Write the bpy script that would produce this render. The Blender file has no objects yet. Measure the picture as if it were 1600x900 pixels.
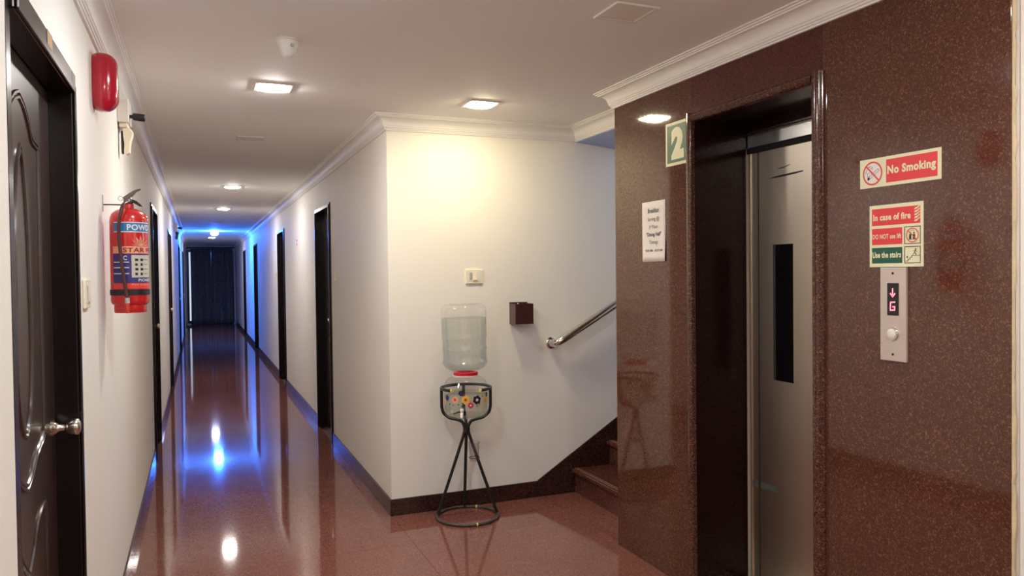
import bpy, bmesh, math, random
from mathutils import Vector, Matrix
random.seed(7)
sc = bpy.context.scene
COL = sc.collection
PI = math.pi

# ------------------------------------------------------------------ camera, world, exposure
XR, YF, XL, XE, YE = 1.0854, 4.6674, -0.3546, 2.1116, 3.6587   # wall planes
ZCROWN, ZC = 2.387, 2.479                                        # cornice bottom, ceiling
XB = 2.395                                                       # ceiling edge at the stairwell
cam_d = bpy.data.cameras.new('camera'); cam = bpy.data.objects.new('camera', cam_d); COL.objects.link(cam)
cam_d.sensor_fit = 'HORIZONTAL'; cam_d.sensor_width = 36.0; cam_d.lens = 1196.06 * 36 / 1600
cam_d.clip_start = 0.02; cam_d.clip_end = 100
yaw, pitch, roll = 0.388398, 0.01949, -0.011525
fw = Vector((math.sin(yaw) * math.cos(pitch), math.cos(yaw) * math.cos(pitch), -math.sin(pitch)))
rt = Vector((math.cos(yaw), -math.sin(yaw), 0)); up = rt.cross(fw)
r2 = rt * math.cos(roll) + up * math.sin(roll); u2 = -rt * math.sin(roll) + up * math.cos(roll)
cam.matrix_world = Matrix(((r2.x, u2.x, -fw.x, 0), (r2.y, u2.y, -fw.y, 0), (r2.z, u2.z, -fw.z, 1.5), (0, 0, 0, 1)))
sc.camera = cam

wd = bpy.data.worlds.new('world'); sc.world = wd; wd.use_nodes = True
wd.node_tree.nodes['Background'].inputs[0].default_value = (0.45, 0.6, 1.0, 1)
wd.node_tree.nodes['Background'].inputs[1].default_value = 0.6

vs = sc.view_settings
vs.view_transform = 'Standard'; vs.look = 'None'; vs.gamma = 1.0; vs.use_curve_mapping = False
vs.exposure = 1.30
LAMP = 95.0                                                      # radiance of the white ceiling panels
try:
    cy = sc.cycles
    cy.use_denoising = True; cy.denoiser = 'OPENIMAGEDENOISE'
    cy.max_bounces = 12; cy.diffuse_bounces = 6; cy.glossy_bounces = 5; cy.transmission_bounces = 10; cy.transparent_max_bounces = 16
    cy.sample_clamp_indirect = 8.0; cy.blur_glossy = 0.5; cy.caustics_reflective = True
except Exception:
    pass

# ------------------------------------------------------------------ materials
MATS = {}
def new_mat(name):
    m = bpy.data.materials.new(name); m.use_nodes = True
    nt = m.node_tree; b = nt.nodes['Principled BSDF']
    MATS[name] = m
    return m, nt, b
def pmat(name, col, rough=0.5, metal=0.0, var=0.06, scale=12.0, bump=0.0, bscale=60.0, spec=0.5, coat=0.0, coat_r=0.05, aniso=0.0, stretch=None):
    """principled material whose colour wavers a little with a noise texture"""
    m, nt, b = new_mat(name); N = nt.nodes; L = nt.links
    tc = N.new('ShaderNodeTexCoord'); nz = N.new('ShaderNodeTexNoise'); nz.inputs['Scale'].default_value = scale; nz.inputs['Detail'].default_value = 3
    src = tc.outputs['Object']
    if stretch:
        mp = N.new('ShaderNodeMapping'); mp.inputs['Scale'].default_value = stretch; L.new(src, mp.inputs[0]); src = mp.outputs[0]
    L.new(src, nz.inputs['Vector'])
    mx = N.new('ShaderNodeMix'); mx.data_type = 'RGBA'
    mx.inputs[6].default_value = [c * (1 - var) for c in col] + [1]; mx.inputs[7].default_value = [min(1, c * (1 + var)) for c in col] + [1]
    L.new(nz.outputs[0], mx.inputs[0]); L.new(mx.outputs[2], b.inputs['Base Color'])
    b.inputs['Roughness'].default_value = rough; b.inputs['Metallic'].default_value = metal
    b.inputs['Specular IOR Level'].default_value = spec
    b.inputs['Coat Weight'].default_value = coat; b.inputs['Coat Roughness'].default_value = coat_r
    b.inputs['Anisotropic'].default_value = aniso
    if bump:
        n2 = N.new('ShaderNodeTexNoise'); n2.inputs['Scale'].default_value = bscale; n2.inputs['Detail'].default_value = 4
        L.new(tc.outputs['Object'], n2.inputs['Vector'])
        bp = N.new('ShaderNodeBump'); bp.inputs['Strength'].default_value = bump; bp.inputs['Distance'].default_value = 0.01
        L.new(n2.outputs[0], bp.inputs['Height']); L.new(bp.outputs[0], b.inputs['Normal'])
    return m
def granite(name, dark, base, light, rough, cell=170.0, patch=3.0, spec=0.5):
    m, nt, b = new_mat(name); N = nt.nodes; L = nt.links
    tc = N.new('ShaderNodeTexCoord'); oi = N.new('ShaderNodeObjectInfo')
    ml = N.new('ShaderNodeMath'); ml.operation = 'MULTIPLY'; ml.inputs[1].default_value = 37.0
    L.new(oi.outputs['Random'], ml.inputs[0])
    ad = N.new('ShaderNodeVectorMath'); ad.operation = 'ADD'
    L.new(tc.outputs['Object'], ad.inputs[0]); L.new(ml.outputs[0], ad.inputs[1])
    vo = N.new('ShaderNodeTexVoronoi'); vo.inputs['Scale'].default_value = cell; L.new(ad.outputs[0], vo.inputs['Vector'])
    sp = N.new('ShaderNodeSeparateColor'); L.new(vo.outputs['Color'], sp.inputs[0])
    nz = N.new('ShaderNodeTexNoise'); nz.inputs['Scale'].default_value = cell * 0.35; nz.inputs['Detail'].default_value = 5; L.new(ad.outputs[0], nz.inputs['Vector'])
    mm = N.new('ShaderNodeMath'); mm.operation = 'MULTIPLY_ADD'; mm.inputs[1].default_value = 0.55
    L.new(sp.outputs[0], mm.inputs[0])
    m3 = N.new('ShaderNodeMath'); m3.operation = 'MULTIPLY'; m3.inputs[1].default_value = 0.45; L.new(nz.outputs[0], m3.inputs[0]); L.new(m3.outputs[0], mm.inputs[2])
    cr = N.new('ShaderNodeValToRGB'); L.new(mm.outputs[0], cr.inputs[0])
    e = cr.color_ramp.elements
    e[0].position = 0.22; e[0].color = (*dark, 1); e[1].position = 0.48; e[1].color = (*base, 1)
    x = e.new(0.66); x.color = (*base, 1)
    x = e.new(0.80); x.color = (*light, 1)
    n2 = N.new('ShaderNodeTexNoise'); n2.inputs['Scale'].default_value = patch; n2.inputs['Detail'].default_value = 2; L.new(ad.outputs[0], n2.inputs['Vector'])
    mr = N.new('ShaderNodeMapRange'); mr.inputs['To Min'].default_value = 0.82; mr.inputs['To Max'].default_value = 1.18; L.new(n2.outputs[0], mr.inputs[0])
    mu = N.new('ShaderNodeVectorMath'); mu.operation = 'SCALE'; L.new(cr.outputs[0], mu.inputs[0]); L.new(mr.outputs[0], mu.inputs['Scale'])
    L.new(mu.outputs[0], b.inputs['Base Color'])
    b.inputs['Roughness'].default_value = rough; b.inputs['Specular IOR Level'].default_value = spec
    return m
def emit(name, col, strength):
    m, nt, b = new_mat(name)
    b.inputs['Base Color'].default_value = (0.8, 0.8, 0.8, 1)
    b.inputs['Emission Color'].default_value = (*col, 1); b.inputs['Emission Strength'].default_value = strength
    return m
def clear(name, tint, gloss=0.10, edge=(0.6, 0.65, 0.66), refr=0.0, ior=1.33):
    """thin clear plastic: tinted see-through body, darker towards grazing angles, glossy skin"""
    m, nt, b = new_mat(name); N = nt.nodes; L = nt.links; N.remove(b)
    out = N['Material Output']
    lw = N.new('ShaderNodeLayerWeight'); lw.inputs['Blend'].default_value = 0.35
    mx = N.new('ShaderNodeMix'); mx.data_type = 'RGBA'; mx.inputs[6].default_value = (*tint, 1); mx.inputs[7].default_value = (*edge, 1)
    nz = N.new('ShaderNodeTexNoise'); nz.inputs['Scale'].default_value = 25
    L.new(lw.outputs['Facing'], mx.inputs[0])
    tr = N.new('ShaderNodeBsdfTransparent'); L.new(mx.outputs[2], tr.inputs[0])
    body = tr.outputs[0]
    if refr:
        rf = N.new('ShaderNodeBsdfRefraction'); rf.inputs['IOR'].default_value = ior; L.new(mx.outputs[2], rf.inputs[0]); rf.inputs['Roughness'].default_value = 0.02
        m1 = N.new('ShaderNodeMixShader'); m1.inputs[0].default_value = refr; L.new(body, m1.inputs[1]); L.new(rf.outputs[0], m1.inputs[2]); body = m1.outputs[0]
    gl = N.new('ShaderNodeBsdfGlossy'); gl.inputs['Roughness'].default_value = 0.06
    bp = N.new('ShaderNodeBump'); bp.inputs['Strength'].default_value = 0.15; L.new(nz.outputs[0], bp.inputs['Height']); L.new(bp.outputs[0], gl.inputs['Normal'])
    l2 = N.new('ShaderNodeLayerWeight'); l2.inputs['Blend'].default_value = 0.5
    pw = N.new('ShaderNodeMath'); pw.operation = 'POWER'; pw.inputs[1].default_value = 5.0; L.new(l2.outputs['Facing'], pw.inputs[0])
    mf = N.new('ShaderNodeMath'); mf.operation = 'MULTIPLY_ADD'; mf.inputs[1].default_value = 0.5; mf.inputs[2].default_value = gloss; mf.use_clamp = True; L.new(pw.outputs[0], mf.inputs[0])
    ms = N.new('ShaderNodeMixShader'); L.new(mf.outputs[0], ms.inputs[0]); L.new(body, ms.inputs[1]); L.new(gl.outputs[0], ms.inputs[2])
    L.new(ms.outputs[0], out.inputs[0])
    return m

pmat('wall_paint', (0.87, 0.835, 0.765), 0.6, var=0.025, scale=1.5, bump=0.05, bscale=90)
pmat('ceiling_paint', (0.90, 0.885, 0.87), 0.7, var=0.015, scale=1.0)
pmat('cornice_paint', (0.89, 0.87, 0.83), 0.5, var=0.02, scale=8)
pmat('soffit_daylight_tint', (0.42, 0.50, 0.76), 0.7, var=0.03, scale=3)  # bluish daylight on the soffit, put into its base colour
pmat('plaster', (0.74, 0.60, 0.40), 0.9, var=0.30, scale=14, bump=0.3, bscale=80)
granite('granite_floor', (0.14, 0.046, 0.034), (0.215, 0.080, 0.060), (0.34, 0.16, 0.118), 0.06, cell=260, spec=0.6)
granite('granite_wall', (0.060, 0.020, 0.012), (0.102, 0.036, 0.021), (0.20, 0.096, 0.056), 0.06, cell=260, spec=0.65)
granite('granite_lintel', (0.040, 0.010, 0.010), (0.095, 0.025, 0.022), (0.15, 0.05, 0.04), 0.12, cell=250)
granite('granite_frame', (0.030, 0.010, 0.008), (0.095, 0.035, 0.024), (0.24, 0.13, 0.09), 0.12, cell=250)
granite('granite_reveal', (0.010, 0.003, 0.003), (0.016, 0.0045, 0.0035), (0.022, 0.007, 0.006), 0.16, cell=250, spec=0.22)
granite('granite_skirting', (0.010, 0.004, 0.004), (0.040, 0.014, 0.012), (0.10, 0.045, 0.035), 0.14, cell=250)
granite('granite_step', (0.04, 0.012, 0.010), (0.105, 0.034, 0.024), (0.22, 0.10, 0.07), 0.13, cell=250)
pmat('grout', (0.12, 0.065, 0.05), 0.9)
pmat('nosing_tan', (0.30, 0.17, 0.11), 0.5)
pmat('door_brown', (0.040, 0.020, 0.017), 0.30, var=0.2, scale=5, stretch=(6, 6, 0.6), coat=0.4, coat_r=0.15)
pmat('door_frame', (0.010, 0.0055, 0.005), 0.25, var=0.2, scale=6, spec=0.4)
pmat('bare_wood', (0.42, 0.27, 0.14), 0.7, var=0.3, scale=40)
pmat('steel_brushed', (0.66, 0.575, 0.475), 0.38, metal=1.0, var=0.06, scale=30, stretch=(1, 1, 0.02), aniso=0.5)
pmat('steel_polished', (0.72, 0.70, 0.66), 0.12, metal=1.0, var=0.03)
pmat('steel_satin', (0.78, 0.75, 0.70), 0.26, metal=1.0, var=0.03)
pmat('steel_knob', (0.70, 0.66, 0.58), 0.22, metal=1.0, var=0.05)
pmat('panel_steel', (0.72, 0.62, 0.56), 0.42, metal=0.6, var=0.04, scale=40)
pmat('black_plastic', (0.012, 0.012, 0.013), 0.35, var=0.15)
pmat('black_glass', (0.004, 0.004, 0.005), 0.06, var=0.1)
pmat('dark_gap', (0.006, 0.005, 0.005), 0.8, var=0.1)
pmat('tape', (0.10, 0.105, 0.09), 0.6, var=0.1)
pmat('scuff', (0.12, 0.11, 0.09), 0.6, var=0.2)
pmat('white_plastic', (0.82, 0.78, 0.72), 0.35, var=0.03)
pmat('cream_plastic', (0.86, 0.78, 0.60), 0.35, var=0.03)
pmat('grey_plastic', (0.45, 0.45, 0.42), 0.4, var=0.05)
pmat('sounder_red', (0.48, 0.006, 0.028), 0.16, var=0.06, coat=0.5)
pmat('extinguisher_red', (0.62, 0.018, 0.018), 0.22, var=0.08, coat=0.6)
pmat('nozzle_red', (0.70, 0.05, 0.03), 0.35)
pmat('hose_rubber', (0.085, 0.022, 0.022), 0.35, var=0.2)
pmat('strap_black', (0.012, 0.012, 0.012), 0.45)
pmat('valve_metal', (0.20, 0.17, 0.15), 0.35, metal=0.9, var=0.2, scale=40)
pmat('label_blue', (0.03, 0.22, 0.52), 0.35)
pmat('label_navy', (0.045, 0.04, 0.20), 0.35, var=0.2, scale=60)
pmat('label_orange', (0.90, 0.38, 0.22), 0.4)
pmat('label_grey', (0.62, 0.58, 0.48), 0.4)
pmat('label_white', (0.85, 0.82, 0.78), 0.4)
pmat('label_red', (0.80, 0.06, 0.05), 0.4)
pmat('ink_maroon', (0.22, 0.02, 0.03), 0.5)
pmat('ink_black', (0.012, 0.010, 0.010), 0.5)
pmat('ink_grey', (0.13, 0.11, 0.11), 0.6)
pmat('paper', (0.86, 0.80, 0.75), 0.7, var=0.03)
pmat('sign_cream', (0.86, 0.84, 0.56), 0.4, var=0.03)
pmat('sign_red', (0.82, 0.045, 0.055), 0.4, var=0.05)
pmat('sign_green', (0.010, 0.105, 0.055), 0.4, var=0.08)
pmat('number_green', (0.075, 0.17, 0.105), 0.4, var=0.08)
pmat('box_maroon', (0.055, 0.016, 0.016), 0.3, var=0.1, coat=0.3)
pmat('iron_black', (0.014, 0.013, 0.012), 0.4, var=0.3, scale=40)
pmat('iron_worn', (0.065, 0.05, 0.038), 0.5, var=0.95, scale=45)
pmat('brass_yellow', (0.80, 0.62, 0.18), 0.4)
pmat('collar_red', (0.62, 0.012, 0.035), 0.3)
pmat('collar_white', (0.85, 0.80, 0.74), 0.4)
for nm, c in (('blue', (0.02, 0.045, 0.25)), ('orange', (0.85, 0.30, 0.06)), ('yellow', (0.80, 0.50, 0.06)), ('red', (0.65, 0.02, 0.06)), ('purple', (0.025, 0.010, 0.035)), ('peach', (0.85, 0.40, 0.22)), ('leaf', (0.02, 0.06, 0.05))):
    pmat('petal_' + nm, c, 0.4, var=0.15, scale=80)
pmat('curtain_cloth', (0.17, 0.165, 0.155), 0.85, var=0.9, scale=14, stretch=(3, 1, 1.2), bump=0.2)
pmat('curtain_tab', (0.62, 0.58, 0.55), 0.8)
clear('bottle_plastic', (0.99, 0.99, 0.98), gloss=0.05, edge=(0.965, 0.97, 0.965))
clear('bottle_water', (0.95, 0.97, 0.965), gloss=0.05, edge=(0.78, 0.84, 0.86), refr=0.08)
clear('pot_plastic', (0.98, 0.98, 0.96), gloss=0.05, edge=(0.94, 0.945, 0.92))
clear('pot_water', (0.95, 0.97, 0.93), gloss=0.04, edge=(0.88, 0.90, 0.86), refr=0.05)
clear('tumbler_glass', (0.95, 0.95, 0.95), gloss=0.07, edge=(0.84, 0.85, 0.85))
emit('lamp_white', (1.0, 0.95, 0.90), LAMP)
emit('lamp_warm', (1.0, 0.87, 0.55), LAMP * 0.66)
emit('lamp_cool', (0.88, 0.94, 1.0), LAMP)
emit('lamp_lavender', (0.66, 0.70, 1.0), LAMP)
emit('lamp_blue', (0.03, 0.17, 1.0), LAMP * 4.0)
emit('led_red', (1.0, 0.015, 0.08), 0.9)
emit('added_daylight_pane', (0.42, 0.58, 1.0), 2.4)  # glow for the window added in the stairwell
emit('daylight_gap', (0.75, 0.85, 1.0), 0.3)

# ------------------------------------------------------------------ mesh helpers
ORG = {}
class Fr:
    """a local frame: a along ex, b along ey, c along the normal en"""
    def __init__(s, o, ex, ey):
        s.o = Vector(o); s.ex = Vector(ex).normalized(); s.ey = Vector(ey).normalized(); s.en = s.ex.cross(s.ey)
    def __call__(s, a, b, c=0.0):
        return s.o + s.ex * a + s.ey * b + s.en * c
def on_lift(y, z, x=XE): return Fr((x, y, z), (0, -1, 0), (0, 0, 1))
def on_left(y, z, x=XL): return Fr((x, y, z), (0, 1, 0), (0, 0, 1))
def on_right(y, z, x=XR): return Fr((x, y, z), (0, -1, 0), (0, 0, 1))
def on_front(x, z, y=YF): return Fr((x, y, z), (1, 0, 0), (0, 0, 1))
def upright(x, y, z): return Fr((x, y, z), (1, 0, 0), (0, 1, 0))
class MB:
    def __init__(s): s.v = []; s.f = []
    def add(s, vs_, fs):
        k = len(s.v); s.v += [Vector(p) for p in vs_]; s.f += [tuple(i + k for i in f) for f in fs]; return s
    def fbox(s, F, a0, a1, b0, b1, c0, c1):
        P = [F(a, b, c) for c in (c0, c1) for b in (b0, b1) for a in (a0, a1)]
        return s.add(P, [(0, 2, 3, 1), (4, 5, 7, 6), (0, 1, 5, 4), (2, 6, 7, 3), (0, 4, 6, 2), (1, 3, 7, 5)])
    def box(s, x0, x1, y0, y1, z0, z1):
        return s.fbox(upright(0, 0, 0), x0, x1, y0, y1, z0, z1)
    def prism(s, F, pts, c0, c1):
        n = len(pts)
        P = [F(a, b, c0) for a, b in pts] + [F(a, b, c1) for a, b in pts]
        area = sum(pts[i][0] * pts[(i + 1) % n][1] - pts[(i + 1) % n][0] * pts[i][1] for i in range(n))
        fs = [tuple(reversed(range(n))), tuple(range(n, 2 * n))] + [(i, (i + 1) % n, n + (i + 1) % n, n + i) for i in range(n)]
        if (area < 0) != (c1 < c0): fs = [tuple(reversed(f)) for f in fs]
        return s.add(P, fs)
    def tube(s, path, r, n=8, closed=False, caps=True):
        path = [Vector(p) for p in path]; m = len(path)
        rs = r if isinstance(r, (list, tuple)) else [r] * m
        prev = None; rings = []
        for i, p in enumerate(path):
            a = path[(i - 1) % m] if (closed or i > 0) else p
            b = path[(i + 1) % m] if (closed or i < m - 1) else p
            t = (b - a).normalized()
            if prev is None:
                h = Vector((0, 0, 1)) if abs(t.z) < 0.9 else Vector((1, 0, 0))
                u = (h - t * h.dot(t)).normalized()
            else:
                u = (prev - t * prev.dot(t)).normalized()
            prev = u; w = t.cross(u)
            rings.append([p + (u * math.cos(2 * PI * k / n) + w * math.sin(2 * PI * k / n)) * rs[i] for k in range(n)])
        P = [q for g in rings for q in g]; fs = []
        for i in range(m if closed else m - 1):
            j = (i + 1) % m
            for k in range(n):
                fs.append((i * n + k, i * n + (k + 1) % n, j * n + (k + 1) % n, j * n + k))
        if not closed and caps:
            fs.append(tuple(reversed(range(n)))); fs.append(tuple((m - 1) * n + k for k in range(n)))
        return s.add(P, fs)
    def lathe(s, F, prof, n=24, caps=True):
        """prof: (radius, height along the frame's normal)"""
        P = []; fs = []; m = len(prof)
        for r, h in prof:
            for k in range(n):
                P.append(F(r * math.cos(2 * PI * k / n), r * math.sin(2 * PI * k / n), h))
        for i in range(m - 1):
            for k in range(n):
                fs.append((i * n + k, i * n + (k + 1) % n, (i + 1) * n + (k + 1) % n, (i + 1) * n + k))
        if caps:
            fs.append(tuple(reversed(range(n)))); fs.append(tuple((m - 1) * n + k for k in range(n)))
        return s.add(P, fs)
    def cyl_patch(s, cx, cy_, r, t0, t1, z0, z1, n=14, thick=0.0008):
        P = []; fs = []
        for i in range(n + 1):
            t = t0 + (t1 - t0) * i / n
            for z in (z0, z1):
                P.append((cx + (r + thick) * math.cos(t), cy_ + (r + thick) * math.sin(t), z))
        for i in range(n): fs.append((2 * i, 2 * i + 2, 2 * i + 3, 2 * i + 1))
        return s.add(P, fs)
    def build(s, name, mat, parent=None, loc=None, smooth=None, bevel=0.0, seg=2):
        org = ORG[parent.name] if parent is not None else Vector(loc or (0, 0, 0))
        me = bpy.data.meshes.new(name)
        me.from_pydata([p - org for p in s.v], [], s.f); me.update()
        me.materials.append(MATS[mat])
        if smooth is not None:
            for p in me.polygons: p.use_smooth = True
            me.set_sharp_from_angle(angle=math.radians(smooth))
        o = bpy.data.objects.new(name, me); COL.objects.link(o)
        if parent is not None: o.parent = parent
        else: o.location = org
        ORG[o.name] = org
        if bevel:
            b = o.modifiers.new('bevel', 'BEVEL'); b.width = bevel; b.segments = seg; b.limit_method = 'ANGLE'
        return o
def tag(o, label, cat, group=None, kind=None):
    o['label'] = label; o['category'] = cat
    if group: o['group'] = group
    if kind: o['kind'] = kind
    return o
def thing(name, loc, label, cat, group=None, kind=None):
    o = bpy.data.objects.new(name, None); COL.objects.link(o); o.empty_display_size = 0.1
    o.location = loc; ORG[o.name] = Vector(loc)
    return tag(o, label, cat, group, kind)
def copy_tree(o, parent=None):
    c = o.copy(); COL.objects.link(c); c.parent = parent
    for ch in list(o.children): copy_tree(ch, c)
    return c
_txt = {}
def text_pts(body, bold=0.0, line=1.0):
    key = (body, bold, line)
    if key not in _txt:
        cu = bpy.data.curves.new('t', 'FONT'); cu.body = body; cu.size = 1.0; cu.offset = bold; cu.resolution_u = 3; cu.space_line = line; cu.space_character = 1 + bold * 2.2
        ob = bpy.data.objects.new('t', cu); COL.objects.link(ob)
        dg = bpy.context.evaluated_depsgraph_get(); dg.update()
        me = bpy.data.meshes.new_from_object(ob.evaluated_get(dg))
        _txt[key] = ([tuple(v.co) for v in me.vertices], [tuple(p.vertices) for p in me.polygons])
        bpy.data.objects.remove(ob); bpy.data.curves.remove(cu); bpy.data.meshes.remove(me)
    return _txt[key]
def text_into(mb, body, fn, x0, x1, y0, y1, bold=0.0):
    """fit the lettering into the rectangle and map it through fn(a, b)"""
    vs_, fs = text_pts(body, bold)
    ax = min(v[0] for v in vs_); bx = max(v[0] for v in vs_); ay = min(v[1] for v in vs_); by = max(v[1] for v in vs_)
    P = [fn(x0 + (v[0] - ax) / (bx - ax) * (x1 - x0), y0 + (v[1] - ay) / (by - ay) * (y1 - y0)) for v in vs_]
    return mb.add(P, fs)
def circle(cx, cy_, r, n=24, ry=None):
    return [(cx + r * math.cos(2 * PI * k / n), cy_ + (ry or r) * math.sin(2 * PI * k / n)) for k in range(n)]
def ring_into(mb, F, cx, cy_, r0, r1, c, n=32):
    P = []; fs = []
    for k in range(n):
        a = 2 * PI * k / n
        P += [F(cx + r0 * math.cos(a), cy_ + r0 * math.sin(a), c), F(cx + r1 * math.cos(a), cy_ + r1 * math.sin(a), c)]
    for k in range(n):
        j = (k + 1) % n
        fs.append((2 * k, 2 * k + 1, 2 * j + 1, 2 * j))
    return mb.add(P, fs)
def stroke(mb, F, pts, w, c0, c1):
    """a flat drawn line of width w"""
    for (a, b) in zip(pts[:-1], pts[1:]):
        d = Vector((b[0] - a[0], b[1] - a[1])); 
        if d.length < 1e-9: continue
        d.normalize(); nrm = Vector((-d.y, d.x)) * w / 2; e = d * w * 0.25
        mb.prism(F, [(a[0] - e.x - nrm.x, a[1] - e.y - nrm.y), (b[0] + e.x - nrm.x, b[1] + e.y - nrm.y), (b[0] + e.x + nrm.x, b[1] + e.y + nrm.y), (a[0] - e.x + nrm.x, a[1] - e.y + nrm.y)], c0, c1)

# ------------------------------------------------------------------ the setting
YN, YB = -4.0, 26.0
# floor: bed plus polished granite slabs
fl = MB().box(XL - 0.25, XE + 0.6, YN - 0.2, YB + 0.3, -0.12, -0.02).build('floor', 'grout')
tag(fl, 'polished red granite slab floor of lobby and corridor', 'floor', kind='structure')
G = 0.0009
slab_mesh = {}
def slab(x0, x1, y0, y1):
    w, d = round(x1 - x0, 4), round(y1 - y0, 4)
    o = None
    if (w, d) in slab_mesh:
        o = bpy.data.objects.new('granite_slab', slab_mesh[(w, d)]); COL.objects.link(o); o.parent = fl
    else:
        o = MB().box(-w / 2 + G, w / 2 - G, -d / 2 + G, d / 2 - G, -0.02, 0.0).build('granite_slab', 'granite_floor', fl)
        slab_mesh[(w, d)] = o.data
    o.location = ((x0 + x1) / 2, (y0 + y1) / 2, 0)
joints = [3.27 + 0.87 * k for k in range(-9, 28)]
for a, b in zip(joints[:-1], joints[1:]):
    if a > YB: break
    b = min(b, YB + 0.05)
    slab(XL, XR, a, b)
    if b <= 4.2: slab(XR, XE + 0.03, a, b)
slab(XR, XE + 0.03, 4.14, YF)
slab(XE + 0.03, 2.42, 4.14, YF); slab(XE + 0.03, 2.42, YE, 4.14)

ce = MB().box(XL - 0.25, XB, YN - 0.2, YF + 0.1, ZC, ZC + 0.12).box(XL - 0.25, XR + 0.25, YF + 0.1, YB + 0.3, ZC, ZC + 0.12).build('ceiling', 'ceiling_paint')
tag(ce, 'flat white painted ceiling over lobby and corridor', 'ceiling', kind='structure')

# doors: (near jamb y, far jamb y, head z)
LD = [(1.833, 2.737, 2.134), (6.86, 7.75, 2.11), (10.62, 11.50, 2.11), (15.94, 16.84, 2.12), (20.0, 20.9, 2.12)]
RD = [(6.86, 7.77, 2.145), (10.74, 11.68, 2.145), (15.94, 16.86, 2.15), (20.0, 20.9, 2.15)]
def wall_x(name, x0, x1, y0, y1, ops, label):
    mb = MB(); y = y0
    for a, b, h in ops:
        mb.box(x0, x1, y, a, 0, ZC); mb.box(x0, x1, a, b, h, ZC); y = b
    mb.box(x0, x1, y, y1, 0, ZC)
    return tag(mb.build(name, 'wall_paint'), label, 'wall', kind='structure')
wall_x('wall_left', XL - 0.2, XL, YN, YB, LD, 'cream painted left wall with doors and fire extinguisher')
wall_x('wall_right', XR, XR + 0.2, YF + 0.2, YB, RD, 'cream painted right wall of the long corridor')
w = MB().box(XR, 5.2, YF, YF + 0.2, 0, 4.2).build('wall_front', 'wall_paint')
tag(w, 'cream painted wall behind the water dispenser and up the stairs', 'wall', kind='structure')
w = MB().box(XL - 0.2, XR + 0.2, YB, YB + 0.2, 0, ZC).build('wall_end', 'wall_paint')
tag(w, 'end wall of the corridor behind the dark curtain', 'wall', kind='structure')
w = MB().box(XL - 0.2, XE + 0.2, YN - 0.2, YN, 0, ZC).build('wall_back', 'wall_paint')
tag(w, 'plain wall behind the viewer', 'wall', kind='structure')

# the lift wall: masonry core plus polished granite panels
OY0, OY1, OZ = 2.19, 2.935, 2.180      # clear lift opening
core = MB()
core.box(XE + 0.02, XE + 0.6, OY1 + 0.02, YE - 0.02, 0, ZC).box(XE + 0.02, XE + 0.6, 1.44, OY0 - 0.02, 0, ZC).box(XE + 0.02, XE + 0.6, OY0 - 0.02, OY1 + 0.02, OZ + 0.02, ZC)
core.box(XE + 0.6, XE + 0.7, 1.44, YE - 0.02, 0, ZC).box(XE + 0.7, 5.2, YE - 0.12, YE, 0, 4.2)
core.box(XE + 0.012, XE + 0.2, YN, 1.44, 0, ZC)
core = core.build('wall_lift', 'wall_paint')
tag(core, 'lift wall clad in speckled red-brown granite with a white painted end', 'wall', kind='structure')
def gpanel(mb, m): return mb.build('granite_panel', m, core, bevel=0.0012, seg=1)
gpanel(MB().box(XE, XE + 0.02, 2.9535, YE, 0, ZCROWN + 0.03), 'granite_wall')
gpanel(MB().box(XE, XE + 0.02, 2.1595, 2.9525, OZ + 0.01, ZCROWN + 0.03), 'granite_lintel')
gpanel(MB().box(XE, XE + 0.02, 1.459, 2.1585, 0, ZCROWN + 0.03), 'granite_wall')
gpanel(MB().box(XE + 0.0205, XE + 0.7, YE - 0.02, YE, 0, ZCROWN + 0.03), 'granite_wall')
# ragged plaster strip where the cladding ends
pts = []; N_ = 70
for i in range(N_ + 1):
    z = ZCROWN * i / N_; pts.append((-0.0005 + 0.001 * random.random(), z))
for i in range(N_, -1, -1):
    z = ZCROWN * i / N_; pts.append((0.003 + 0.006 * random.random() * (0.4 + abs(math.sin(z * 2.3))), z))
MB().prism(on_lift(1.459, 0, XE + 0.012), pts, 0.0, 0.008).build('plaster_edge', 'plaster', core)

# stairwell beam, soffit and upper walls
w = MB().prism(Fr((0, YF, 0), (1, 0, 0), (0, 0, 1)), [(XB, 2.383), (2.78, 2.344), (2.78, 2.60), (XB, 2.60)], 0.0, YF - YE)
w = w.build('trim_3', 'soffit_daylight_tint')
tag(w, 'underside of the beam over the stairs, bluish daylight put into its colour', 'beam', kind='structure')
w = MB().box(5.0, 5.2, YE, YF, 0, 1.7).box(5.0, 5.2, YE, YF, 3.3, 4.2).box(5.0, 5.2, YE, YE + 0.15, 1.7, 3.3).box(5.0, 5.2, YF - 0.15, YF, 1.7, 3.3).build('wall_stair', 'wall_paint')
tag(w, 'far wall of the stairwell', 'wall', kind='structure')
w = MB().box(2.3, 5.2, YE - 0.12, YF + 0.2, 4.2, 4.3).build('ceiling_stair', 'ceiling_paint')
tag(w, 'high ceiling of the stairwell', 'ceiling', kind='structure')
wn = thing('added_window', (5.03, (YE + YF) / 2, 1.7), 'tall unseen window added to send bluish daylight onto the stairs', 'window', kind='structure')  # out of view, added for the bluish light on the stairs
mb = MB()
for a, b, c, d in ((YE + .15, YE + .19, 1.7, 3.3), (YF - .19, YF - .15, 1.7, 3.3), (YE + .19, YF - .19, 1.7, 1.74), (YE + .19, YF - .19, 3.26, 3.3), (YE + .19, YF - .19, 2.48, 2.52)):
    mb.box(5.03, 5.08, a, b, c, d)
mb.build('window_frame', 'white_plastic', wn)
MB().box(5.05, 5.06, YE + .19, YF - .19, 1.74, 2.48).build('pane', 'added_daylight_pane', wn)
MB().box(5.05, 5.06, YE + .19, YF - .19, 2.52, 3.26).build('pane', 'added_daylight_pane', wn)

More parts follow.
